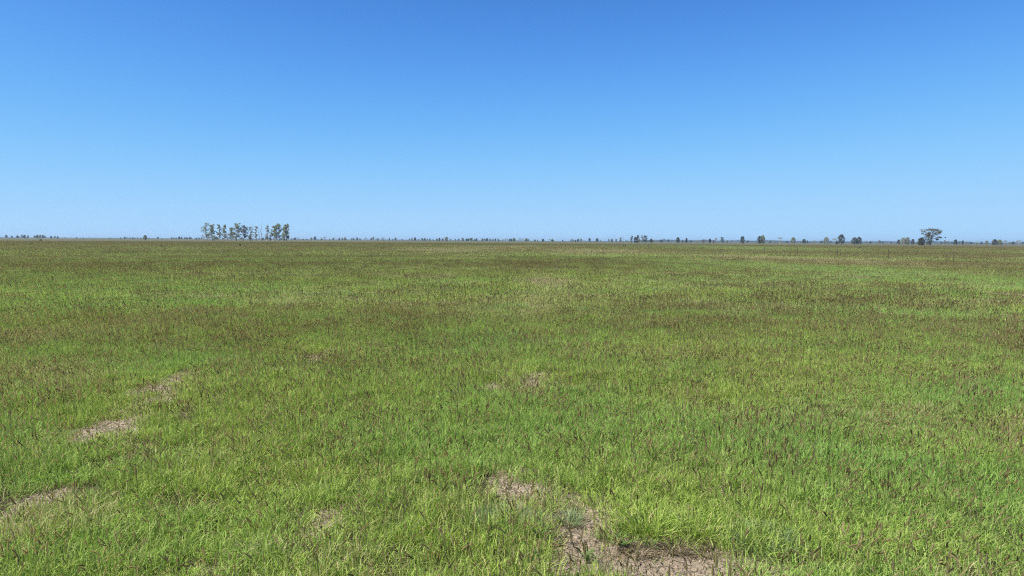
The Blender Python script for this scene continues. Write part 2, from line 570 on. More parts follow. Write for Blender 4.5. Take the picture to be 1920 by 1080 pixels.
def scatter(name, col, pts, idx, rotz, scl, tint, dry, tilt=None):
    me = bpy.data.meshes.new(name)
    n = len(pts)
    me.vertices.add(n)
    me.vertices.foreach_set('co', np.asarray(pts, np.float32).ravel())
    for nm, typ, val, key in (('idx', 'INT', idx, 'value'), ('tint', 'FLOAT', tint, 'value'), ('dry', 'FLOAT', dry, 'value')):
        a = me.attributes.new(nm, typ, 'POINT')
        a.data.foreach_set(key, np.asarray(val, np.int32 if typ == 'INT' else np.float32))
    rot = np.zeros((n, 3), np.float32)
    rot[:, 2] = rotz
    a = me.attributes.new('rot', 'FLOAT_VECTOR', 'POINT')
    a.data.foreach_set('vector', rot.ravel())
    a = me.attributes.new('scl', 'FLOAT_VECTOR', 'POINT')
    a.data.foreach_set('vector', np.asarray(scl, np.float32).ravel())
    ob = bpy.data.objects.new(name, me)
    C.objects.link(ob)
    ng = bpy.data.node_groups.new(name + '_scatter', 'GeometryNodeTree')
    ng.interface.new_socket('Geometry', in_out='INPUT', socket_type='NodeSocketGeometry')
    ng.interface.new_socket('Geometry', in_out='OUTPUT', socket_type='NodeSocketGeometry')
    gi = ng.nodes.new('NodeGroupInput')
    go = ng.nodes.new('NodeGroupOutput')
    ci = ng.nodes.new('GeometryNodeCollectionInfo')
    ci.inputs['Collection'].default_value = col
    ci.inputs['Separate Children'].default_value = True
    ci.inputs['Reset Children'].default_value = True
    ip = ng.nodes.new('GeometryNodeInstanceOnPoints')
    ip.inputs['Pick Instance'].default_value = True

    def attr(nm, t):
        a = ng.nodes.new('GeometryNodeInputNamedAttribute')
        a.data_type = t
        a.inputs['Name'].default_value = nm
        return a.outputs[0]
    ng.links.new(gi.outputs[0], ip.inputs['Points'])
    ng.links.new(ci.outputs[0], ip.inputs['Instance'])
    ng.links.new(attr('idx', 'INT'), ip.inputs['Instance Index'])
    e2r = ng.nodes.new('FunctionNodeEulerToRotation')
    ng.links.new(attr('rot', 'FLOAT_VECTOR'), e2r.inputs[0])
    ng.links.new(e2r.outputs[0], ip.inputs['Rotation'])
    ng.links.new(attr('scl', 'FLOAT_VECTOR'), ip.inputs['Scale'])
    ng.links.new(ip.outputs[0], go.inputs[0])
    md = ob.modifiers.new('scatter', 'NODES')
    md.node_group = ng
    return ob


def tag(o, label=None, cat=None, group=None, kind=None):
    if label:
        o['label'] = label
    if cat:
        o['category'] = cat
    if group:
        o['group'] = group
    if kind:
        o['kind'] = kind
    return o


# ------------------------------------------------------------------ ground
def build_ground():
    rs = [0.0]
    r = .3
    while r < 9200:
        rs.append(r)
        r += max(.045, r * .017)
    rs = np.array(rs)
    na = 800
    # finer angles ahead of the camera
    u = np.linspace(0, 1, na, endpoint=False)
    ang = math.pi / 2 + 2 * math.pi * u + .75 * np.sin(2 * math.pi * u + math.pi)
    X = rs[:, None] * np.cos(ang)[None]
    Y = rs[:, None] * np.sin(ang)[None]
    Z = ground_z(X, Y)
    V = np.stack([X, Y, Z], -1).reshape(-1, 3)
    i = np.arange(len(rs) - 1)[:, None] * na
    j = np.arange(na)[None]
    j2 = (j + 1) % na
    Q = np.stack([i + j, i + na + j, i + na + j2, i + j2], -1).reshape(-1, 4)
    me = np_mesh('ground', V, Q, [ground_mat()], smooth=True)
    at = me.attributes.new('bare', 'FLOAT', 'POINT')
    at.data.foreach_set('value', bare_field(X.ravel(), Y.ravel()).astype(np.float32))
    o = bpy.data.objects.new('ground', me)
    C.objects.link(o)
    tag(o, 'flat cracked pinkish soil paddock reaching the horizon under the grass', 'ground', kind='structure')


build_ground()

# ------------------------------------------------------------------ grass
# each zone: green, mixed, seedy, dry  x 3 variants


def specs(radius, nb, bw, bh, heads, hw, hl, s0, clumps):
    L = []
    for k, (fb, fh, fstraw, fhei) in enumerate(((1, .22, .14, 1.0), (1, .7, .14, 1.0), (.9, 1.7, .16, 1.02), (.6, .5, .5, .62) if radius < .5 else (.9, .35, .35, .95))):
        for v in range(3):
            L.append(dict(seed=s0 + 10 * k + v, radius=radius, nblade=int(nb * fb), bw=bw, bh=bh * fhei, nhead=int(heads * fh), hw=hw, hl=hl, straw=fstraw, clumps=clumps))
    return L


colA = make_protos(specs(.27, 380, .0060, .205, 17, .0052, .078, 100, 7), 'near_tuft')
colB = make_protos(specs(.70, 740, .0115, .22, 32, .0080, .095, 200, 22), 'middle_tuft')
colC = make_protos(specs(2.2, 1100, .034, .25, 34, .020, .12, 300, 90), 'far_tuft')


def zone(r0_, r1_, step, jit, half, seed):
    R = np.random.default_rng(seed)
    xs = np.arange(-r1_, r1_, step)
    ys = np.arange(-2, r1_ * 1.02, step)
    X, Y = np.meshgrid(xs, ys)
    X = X.ravel() + R.uniform(-jit, jit, X.size) * step
    Y = Y.ravel() + R.uniform(-jit, jit, Y.size) * step
    r = np.hypot(X, Y)
    k = (r >= r0_) & (r < r1_) & (np.abs(X) < Y * half + 3.5)
    return X[k], Y[k], R


def populate(name, col, r0_, r1_, step, seed, label, bare=True, sc0=1.0):
    X, Y, R = zone(r0_, r1_, step, .5, .86, seed)
    n = len(X)
    r = np.hypot(X, Y)
    b = bare_field(X, Y)
    seedn = (fbm(X * .06, Y * .13, 11) - .5) * 2.0 + (fbm(X * .5, Y * .8, 12) - .5) * 2.2 + blobs(SEEDY, X, Y) + .02 + .22 * (1 - sstep(20, 40, r)) + .42 * sstep(50, 130, r)
    dryn = (fbm(X * .09, Y * .2, 13) - .5) * 2.4 + (fbm(X * .8, Y * .8, 14) - .5) * 1.6 + blobs(STRAWY, X, Y) * 1.1 - .15
    hn = .88 + .7 * (fbm(X * .35, Y * .5, 15) - .5) + .9 * (fbm(X * 1.7, Y * 1.7, 16) - .5) * (r < 60)
    lush = np.clip(.3 + (fbm(X * .25, Y * .35, 17) - .5) * 2.2 - .5 * blobs(STRAWY, X, Y) - .25 * blobs(SEEDY, X, Y) + .34 * sstep(.05, .6, X / (Y + 2)), 0, 1)
    typ = np.zeros(n, int)
    u = seedn + R.normal(0, .5, n)
    typ[u > -.45] = 1
    typ[u > .95] = 2
    typ[(dryn + R.normal(0, .3, n)) > .95] = 3
    edge = b > .30
    keep = np.ones(n, bool)
    if bare:
        keep = b < .46 + R.uniform(-.10, .26, n)
        typ[edge & (R.uniform(0, 1, n) < .55)] = 3
        hn = np.where(edge, hn * np.clip(.80 - .35 * (b - .3), .5, 1), hn)
        # thin open spots everywhere
        thin = fbm(X * 1.1, Y * 1.1, 19)
        keep &= ~((thin < .31) & (R.uniform(0, 1, n) < .5))
        keep &= R.uniform(0, 1, n) > .08
    idx = typ * 3 + R.integers(0, 3, n)
    rot = R.normal(0, .55, n)
    s = R.uniform(.85, 1.2, n) * sc0
    scl = np.stack([s * np.where(R.uniform(0, 1, n) < .5, -1, 1), s, s * hn * 1.08], 1)
    dry = np.clip(.08 + .16 * sstep(40, 130, r) + .6 * dryn + .1 * R.normal(0, 1, n), 0, .95)
    P = np.stack([X, Y, ground_z(X, Y)], 1)
    k = keep
    o = scatter(name, col, P[k], idx[k], rot[k], scl[k], lush[k], dry[k])
    tag(o, label, 'grass', kind='stuff')
    print(name, k.sum())
    return o


populate('near_grass', colA, 1.5, 26, .27, 1, 'tall green pasture grass with brown seed heads in the near paddock')
populate('middle_grass', colB, 25, 105, .78, 2, 'green and brown seeding pasture grass across the middle of the paddock')
populate('far_grass', colC, 102, 460, 2.5, 3, 'brownish green seeding grass far out towards the horizon', bare=False)


# ------------------------------------------------------------------ near plants at the bare patch
def obj(name, me, parent=None):
    o = bpy.data.objects.new(name, me)
    C.objects.link(o)
    if parent:
        o.parent = parent
    return o


def gz(p):
    return float(ground_z(np.array([p[0]]), np.array([p[1]]))[0])


def tussock(px, py, rad, n, h, bw, mats, seed, label, name, cat, bendm=.8, group=None):
    R = np.random.default_rng(seed)
    acc = Acc()
    r = rad * np.sqrt(R.uniform(0, 1, n)) * .8
    a = R.uniform(0, 2 * math.pi, n)
    base = np.stack([r * np.cos(a), r * np.sin(a), np.full(n, -.02)], 1)
    hh = h * R.uniform(.5, 1.15, n) * (1 - .35 * (r / rad) ** 2)
    strips(acc, R, base, hh, a + R.normal(0, .6, n), np.abs(R.normal(bendm, .3, n)), bw * R.uniform(.6, 1.3, n), 0, R.uniform(0, 1, n))
    if len(mats) > 1:
        k = n // 2
        r = rad * np.sqrt(R.uniform(0, 1, k))
        a = R.uniform(0, 2 * math.pi, k)
        base = np.stack([r * np.cos(a), r * np.sin(a), np.full(k, -.01)], 1)
        strips(acc, R, base, h * R.uniform(.25, .6, k), a + R.normal(0, .8, k), np.abs(R.normal(1.1, .4, k)), bw * R.uniform(.4, .9, k), 1, R.uniform(0, 1, k))
    p = on_ground(px, py, 0)
    o = obj(name, acc.mesh(name, mats))
    o.location = (p[0], p[1], gz(p))
    tag(o, label, cat, group)
    return o


tussock(950, 1002, .30, 1500, .26, .0042, [M_BLUEG], 901, 'fine feathery blue green tussock left of the large bare patch', 'grass_tussock', 'tussock')
tussock(902, 985, .16, 500, .20, .0042, [M_BLUEG], 905, 'small feathery blue green tuft at the left of the larger blue green tussock', 'grass_tussock', 'tussock')
tussock(1066, 985, .12, 260, .19, .0045, [M_BLUEG, M_STRAW], 902, 'small grey green tuft standing among pale cracked soil, above the large bare patch', 'grass_tussock', 'tussock')
tussock(1430, 1035, .30, 900, .24, .0042, [M_BLUEG, M_STRAW], 906, 'grey green feathery tussock at the right end of the large bare patch', 'grass_tussock', 'tussock')
tussock(1215, 1008, .26, 480, .31, .0085, [M_GREEN, M_STRAW], 903, 'tall green clump with drooping blades behind the large bare patch', 'grass_clump', 'grass clump', .75)
tussock(1300, 1010, .24, 330, .29, .008, [M_GREEN, M_STRAW], 904, 'green drooping clump with grey dead leaves at its foot, right of the tallest clump', 'grass_clump', 'grass clump', .8)
tussock(1195, 1042, .16, 500, .14, .0045, [M_STRAW], 911, 'low grey tuft of dead grass at the top edge of the large bare patch', 'dead_grass_tuft', 'dead grass', .9)
tussock(1262, 1036, .15, 500, .14, .0045, [M_STRAW], 912, 'low grey tuft of dead grass below the right hand drooping clump', 'dead_grass_tuft', 'dead grass', .9)
tussock(1335, 1040, .17, 450, .13, .0045, [M_STRAW], 913, 'flattened tuft of pale dead grass beside the grey green feathery tussock', 'dead_grass_tuft', 'dead grass', 1.1)
tussock(990, 893, .13, 400, .13, .0045, [M_STRAW], 914, 'dead grass tuft at the upper edge of the small round bare spot', 'dead_grass_tuft', 'dead grass', 1.0)


def weed(px, py, size, seed, label):
    R = np.random.default_rng(seed)
    root = bpy.data.objects.new('weed_plant', None)
    C.objects.link(root)
    p = on_ground(px, py, 0)
    root.location = (p[0], p[1], gz(p))
    tag(root, label, 'weed')
    st, lf = Acc(), Acc()
    ns = 9
    for i in range(ns):
        a = R.uniform(0, 2 * math.pi)
        b = R.uniform(.3, 1.0)
        h = size * R.uniform(.6, 1.1)
        strips(st, R, np.zeros((1, 3)), np.array([h]), np.array([a]), np.array([b]), np.array([.005]), 0, R.uniform(0, 1, 1), prof=(1, .9, .8, .5))
        for t in np.linspace(.3, 1, 8):
            for sd in (-1, 1):
                out = h * b * (.25 * t + .75 * t * t)
                z = h * (t - .42 * b * t * t)
                c = np.array([math.cos(a) * out, math.sin(a) * out, z])
                aa = a + sd * R.uniform(.6, 1.4)
                L = size * R.uniform(.10, .18)
                d = np.array([math.cos(aa), math.sin(aa), R.uniform(0, .5)])
                d /= np.linalg.norm(d)
                s = np.cross(d, [0, 0, 1.0])
                s /= np.linalg.norm(s)
                v = [c, c + d * L * .5 + s * L * .3, c + d * L, c + d * L * .5 - s * L * .3]
                lf.add(v, [[0, 1, 2, 3]], 0, R.uniform(0, 1))
    obj('stem', st.mesh('stem', [M_STEM]), root)
    obj('leaves', lf.mesh('leaves', [M_WEED]), root)


weed(1165, 1034, .17, 21, 'bright green broad leaved weed on the bare patch, in front of the dark hollow')
weed(1221, 1040, .12, 22, 'small bright green weed alone on the pale soil below the drooping clump')
weed(1012, 1032, .20, 23, 'leafy green weed among seed heads at the left of the large bare patch')
weed(1128, 1018, .12, 24, 'small weed with reddish tips on cracked soil between tussock and drooping clump')
weed(1100, 1062, .14, 25, 'low green weed at the bottom left corner of the large bare patch')


# dead litter and crumbs of soil lying on the bare ground
def litter():
    R = np.random.default_rng(77)
    acc = Acc()
    for (cx, cy, rx, ry, s) in BARE:
        if cy > 30:
            continue
        n = int(min(1600, 520 * rx * ry * 3.1 + 60))
        x = cx + rx * R.normal(0, .8, n)
        y = cy + ry * R.normal(0, .8, n)
        z = ground_z(x, y) + .006
        base = np.stack([x, y, z], 1)
        L = R.uniform(.03, .13, n)
        strips(acc, R, base, L, R.uniform(0, 6.28, n), R.uniform(1.2, 2.1, n), R.uniform(.002, .0055, n), 0, R.uniform(0, 1, n))
    o = obj('straw_litter', acc.mesh('straw_litter', [M_STRAW]))
    tag(o, 'grey dead straw littering the bare soil patches', 'litter', kind='stuff')
    # crumbs
    acc = Acc()
    cube = np.array([[-1, -1, -1], [1, -1, -1], [1, 1, -1], [-1, 1, -1], [-1, -1, 1], [1, -1, 1], [1, 1, 1], [-1, 1, 1]], float)
    qs = [[0, 3, 2, 1], [4, 5, 6, 7], [0, 1, 5, 4], [1, 2, 6, 5], [2, 3, 7, 6], [3, 0, 4, 7]]
    for (cx, cy, rx, ry, s) in BARE:
        if cy > 20:
            continue
        n = int(min(700, 260 * rx * ry * 3.1 + 20))
        for i in range(n):
            x = cx + rx * R.normal(0, .9)
            y = cy + ry * R.normal(0, .9)
            sz = R.uniform(.004, .016) * (1.7 if R.uniform() < .08 else 1)
            v = cube * R.uniform(.6, 1, (8, 3)) * sz * [1, 1, .7]
            a = R.uniform(0, 6.28)
            rot = np.array([[math.cos(a), -math.sin(a), 0], [math.sin(a), math.cos(a), 0], [0, 0, 1]])
            acc.add(v @ rot.T + [x, y, 0], qs, 0, 0.5)
    V = np.concatenate(acc.v)
    zz = ground_z(V[:, 0], V[:, 1])
    V[:, 2] += zz
    acc.v = [V]
    o = obj('soil_crumbs', acc.mesh('soil_crumbs', [plain_mat('soil_crumb', (.22, .17, .13), (.36, .285, .22), 14)]))
    tag(o, 'loose crumbs of dry pinkish soil on the bare patches', 'soil', kind='stuff')


litter()


# ------------------------------------------------------------------ trees
def tube(acc, pts, rad, sides=5, m=0):
    pts = np.asarray(pts, float)
    k = len(pts)
    V = []
    for i in range(k):
        d = pts[min(i + 1, k - 1)] - pts[max(i - 1, 0)]
        d /= np.linalg.norm(d) + 1e-9
        a = np.cross(d, [0.31, .95, .1])
        a /= np.linalg.norm(a) + 1e-9
        b = np.cross(d, a)
        for s in range(sides):
            t = 2 * math.pi * s / sides
            V.append(pts[i] + rad[i] * (math.cos(t) * a + math.sin(t) * b))
    Q = []
    for i in range(k - 1):
        for s in range(sides):
            s2 = (s + 1) % sides
            Q.append([i * sides + s, i * sides + s2, (i + 1) * sides + s2, (i + 1) * sides + s])
    acc.add(V, Q, m, .5)


def bent(R, p0, p1, wob, k=5, lift=0.0):
    p0, p1 = np.asarray(p0, float), np.asarray(p1, float)
    L = np.linalg.norm(p1 - p0)
    P = []
    for i in range(k):
        t = i / (k - 1)
        p = p0 + (p1 - p0) * t
        p[2] += lift * L * math.sin(math.pi * t)
        if 0 < i < k - 1:
            p = p + R.normal(0, wob * L, 3)
        P.append(p)
    return np.array(P)


def leaves(acc, R, cen, rad, n, size):
    """leaf sprays spread through a flattened ellipsoid clump"""
    d = R.normal(0, 1, (n, 3))
    d /= np.linalg.norm(d, axis=1)[:, None]
    r = R.uniform(0.15, 1, n) ** .6
    c = np.asarray(cen) + d * r[:, None] * np.asarray(rad)
    a = R.normal(0, 1, (n, 3))
    a /= np.linalg.norm(a, axis=1)[:, None]
    b = np.cross(a, R.normal(0, 1, (n, 3)))
    b /= np.linalg.norm(b, axis=1)[:, None] + 1e-9
    s = size * R.uniform(.5, 1.2, n)[:, None]
    a = a * s * .5
    b = b * s * .32
    V = np.stack([c - a, c - b, c + a, c + b], 1).reshape(-1, 3)
    Q = np.arange(n * 4).reshape(-1, 4)
    acc.add(V, Q, 0, np.repeat(np.clip(R.normal(.45, .25, n), 0, 1), 4))


def tree_meshes(style, H, W, leafm, barkm, seed, dens=1.0, ls=None):
    """returns trunk mesh, crown mesh (crown None for a dead tree)"""
    R = np.random.default_rng(seed)
    tk, cr = Acc(), Acc()
    ls = ls or max(.3, H * .032)
    r0_ = H * .024
    hw = W / 2
    n_leaf = 0
    if style == 'gum':       # tall open eucalypt: stacked clumps round a slim stem
        top = np.array([R.normal(0, .05) * W, R.normal(0, .05) * W, H * .93])
        stem = bent(R, (0, 0, -.3), top, .025, 7)
        tube(tk, stem, np.linspace(r0_, r0_ * .2, 7), 6)
        nb = int(32 + 6 * R.uniform())
        for i in range(nb):
            t = .15 + .83 * (i + R.uniform(0, .8)) / nb
            j = min(5, int(t * 6))
            p = stem[j] + (stem[j + 1] - stem[j]) * (t * 6 - j)
            az = R.uniform(0, 6.28)
            reach = hw * (.25 + .85 * R.uniform()) * (1.0 if t < .8 else .75)
            q = p + [math.cos(az) * reach, math.sin(az) * reach, H * R.uniform(.03, .11)]
            q[2] = min(q[2], H * .98)
            bp = bent(R, p, q, .05, 4)
            tube(tk, bp, np.linspace(r0_ * .38, r0_ * .1, 4), 4)
            if R.uniform() < dens:
                rr = W * R.uniform(.13, .25)
                leaves(cr, R, q, (rr, rr, rr * R.uniform(.6, 1.2)), int(85 * min(1.3, dens + .3)), ls)
            if R.uniform() < dens * .7:
                rr = W * R.uniform(.09, .16)
                leaves(cr, R, bp[2] + R.normal(0, .06 * W, 3), (rr, rr, rr * .8), 45, ls)
        if dens > .5:
            leaves(cr, R, top, (W * .17, W * .17, W * .13), 60, ls)
    elif style == 'dense':   # rounded dense crown on a short trunk
        hb = H * .16
        tube(tk, bent(R, (0, 0, -.3), (0, 0, H * .55), .03, 4), [r0_ * 1.6, r0_ * 1.3, r0_, r0_ * .6], 6)
        nc = 40
        for i in range(nc):
            t = (i + .5) / nc
            z = hb + (H - hb) * (t ** .85)
            prof = math.sin(math.pi * min(1, .24 + .74 * t)) ** .62
            az = i * 2.4 + R.normal(0, .3)
            rr = hw * prof * R.uniform(.55, 1.0)
            c = np.array([math.cos(az) * rr, math.sin(az) * rr, z - H * .05])
            s = W * R.uniform(.13, .21)
            if R.uniform() > .93 * dens + .05:
                continue
            leaves(cr, R, c, (s, s, s * .8), int(210), ls)
            tube(tk, bent(R, (0, 0, max(hb, z * .55)), c * [.8, .8, 1], .05, 3), [r0_ * .35, r0_ * .2, r0_ * .06], 4)
    elif style == 'bush':
        for i in range(16):
            az = R.uniform(0, 6.28)
            rr = hw * R.uniform(0, .75)
            c = np.array([math.cos(az) * rr, math.sin(az) * rr, H * R.uniform(.25, .82)])
            s = min(W * .22, H * .3) * R.uniform(.7, 1.2)
            tube(tk, bent(R, (0, 0, -.1), c, .06, 3), [r0_ * .7, r0_ * .4, r0_ * .1], 4)
            leaves(cr, R, c, (s, s, s * .8), 120, ls)
    elif style == 'umbrella':  # forked stems and a flat wide canopy
        ns = 6
        for i in range(ns):
            az = i * 6.28 / ns + R.normal(0, .3)
            reach = hw * R.uniform(.25, .85)
            f = np.array([R.normal(0, .02) * H, R.normal(0, .02) * H, H * R.uniform(.18, .4)])
            q = np.array([math.cos(az) * reach, math.sin(az) * reach, H * R.uniform(.78, .92)])
            tube(tk, bent(R, (0, 0, -.3), f, .03, 3), [r0_ * 1.3, r0_ * 1.1, r0_ * .8], 5)
            tube(tk, bent(R, f, q, .04, 5, -.05), np.linspace(r0_ * .75, r0_ * .2, 5), 5)
        nc = int(26 * dens)
        for i in range(nc):
            az = R.uniform(0, 6.28)
            rr = hw * math.sqrt(R.uniform(.02, 1)) * .88
            z = H * (.90 - .22 * (rr / hw) ** 2 + R.normal(0, .04))
            s = W * R.uniform(.09, .15)
            leaves(cr, R, (math.cos(az) * rr, math.sin(az) * rr, z - H * .05 * R.uniform()), (s * .9, s * .9, s * .75), 42, ls)
    elif style == 'dead':
        top = np.array([R.normal(0, .06) * W, 0, H])
        stem = bent(R, (0, 0, -.3), top, .02, 7)
        tube(tk, stem, np.linspace(r0_ * .9, r0_ * .12, 7), 5)
        for i in range(9):
            t = R.uniform(.35, .92)
            j = min(5, int(t * 6))
            p = stem[j]
            az = R.uniform(0, 6.28)
            q = p + [math.cos(az) * hw * R.uniform(.4, 1), math.sin(az) * hw * R.uniform(.4, 1), H * R.uniform(.06, .2)]
            tube(tk, bent(R, p, q, .05, 4), np.linspace(r0_ * .4, r0_ * .08, 4), 4)
        if dens > 0 and dens < 1:
            for i in range(int(8 * dens)):
                leaves(cr, R, (R.normal(0, hw * .5), R.normal(0, hw * .5), H * R.uniform(.3, .9)), (W * .12,) * 3, 30, ls)
    a = tk.mesh('trunk', [barkm])
    b = cr.mesh('crown', [leafm]) if cr.v else None
    return a, b


def place_tree(px, top, Y, meshes, label, group=None, name='tree', cat='tree', rot=0.0, scale=(1, 1, 1), z=None):
    p = at_depth(px, horizon(px), Y)
    root = bpy.data.objects.new(name, None)
    C.objects.link(root)
    root.location = (p[0], p[1], gz(p) if z is None else z)
    root.rotation_euler = (0, 0, rot)
    root.scale = scale
    root.empty_display_size = .5
    tag(root, label, cat, group)
    obj('trunk', meshes[0], root)
    if meshes[1]:
        obj('crown', meshes[1], root)
    return root


def hgt(px, top, Y):
    return float(at_depth(px, top, Y)[2]) - .42


LM = {'d': M_LDARK, 'p': M_LPALE, 'm': M_LMID, 'b': M_LBROWN}
BM = {'d': M_BARKD, 'p': M_BARKP, 'm': M_BARK, 'b': M_BARK}


def hero(px, top, w, Y, style, tone, dens, label, seed, group=None, name=None):
    H = hgt(px, top, Y)
    H *= .95 if style == 'gum' else 1
    W = w * Y / F
    ms = tree_meshes(style, H, W, LM[tone], BM[tone] if style != 'gum' else (M_BARK if tone != 'p' else M_BARKP), seed, dens)
    return place_tree(px, top, Y, ms, label, group, name or {'gum': 'gum_tree', 'dense': 'broad_tree', 'bush': 'bush', 'umbrella': 'umbrella_tree', 'dead': 'dead_tree'}[style],
                      'dead tree' if style == 'dead' else ('bush' if style == 'bush' else 'tree'))


G = 'tall gum trees standing in a row on the left'
LEFT = [
    (387, 414.5, 17, 780, 'gum', 'm', .5, 'tall thin gum with bare twiggy top, first at the left end'),
    (398, 419, 12, 770, 'gum', 'm', .95, 'gum close beside the twiggy one at the left end, leafy down to a low skirt'),
    (411.5, 418.5, 8, 790, 'gum', 'm', .75, 'slim narrow gum standing alone after the leafy pair at the left end'),
    (421.5, 420, 10, 770, 'gum', 'm', .75, 'gum with long bare stem and leaning crown, right of the slim gum'),
    (433, 425, 10, 765, 'gum', 'm', .95, 'shorter cone shaped gum, bushy low down, left of the broadest gum'),
    (444, 417, 14, 760, 'gum', 'm', 1.0, 'broadest gum of the row with a full high crown on a forked trunk'),
    (457, 421.5, 12, 775, 'gum', 'b', .95, 'brownish leaved gum touching the broadest one on its right'),
    (469, 423.5, 8, 800, 'gum', 'm', .55, 'sparse thin gum between the brownish gum and the pinkish dead one'),
    (474, 421, 5, 800, 'dead', 'p', .4, 'pinkish nearly dead gum with a few leaves, between two sparse gums'),
    (480.5, 422, 8, 800, 'gum', 'm', .5, 'sparse gum just left of the bare dead stems'),
    (486, 423, 5, 805, 'dead', 'p', 0, 'bare dead tree with forked pale stems, the shorter of the two'),
    (490.5, 418.5, 3, 805, 'dead', 'p', 0, 'tallest bare dead tree, a single pale pole with few twigs'),
    (502.5, 421, 9, 790, 'gum', 'm', .55, 'thin gum with gaps in its crown, alone right of the dead trees'),
    (514, 421, 12, 775, 'gum', 'm', .9, 'leafy gum with dark clumps, third from the right end of the row'),
    (523, 418, 12, 775, 'gum', 'm', .85, 'gum with the highest crown near the right end, second from that end'),
    (532, 422, 6, 790, 'gum', 'm', .5, 'slender gum squeezed between the last two leafy gums'),
    (537.5, 418.5, 12, 770, 'gum', 'm', .95, 'leafy gum with round dark clumps at the right end of the row'),
]
for i, a in enumerate(LEFT):
    o = hero(*a, seed=400 + i)
    o['group'] = G
hero(402, 440, 12, 765, 'bush', 'm', 1, 'low leafy bush under the left pair of gums', 430)
hero(533, 436, 10, 768, 'bush', 'm', 1, 'dense low bush at the foot of the gum at the right end', 431)
hero(469, 438, 8, 780, 'bush', 'm', 1, 'low bush below the sparse gums beside the brownish gum', 432)
hero(507, 437, 9, 775, 'bush', 'b', 1, 'brown low bush at the foot of the thin gum right of the dead trees', 433)
hero(450, 454.5, 4.5, 225, 'bush', 'm', 1, 'tiny upright shrub alone in the grass in front of the gum row', 434)

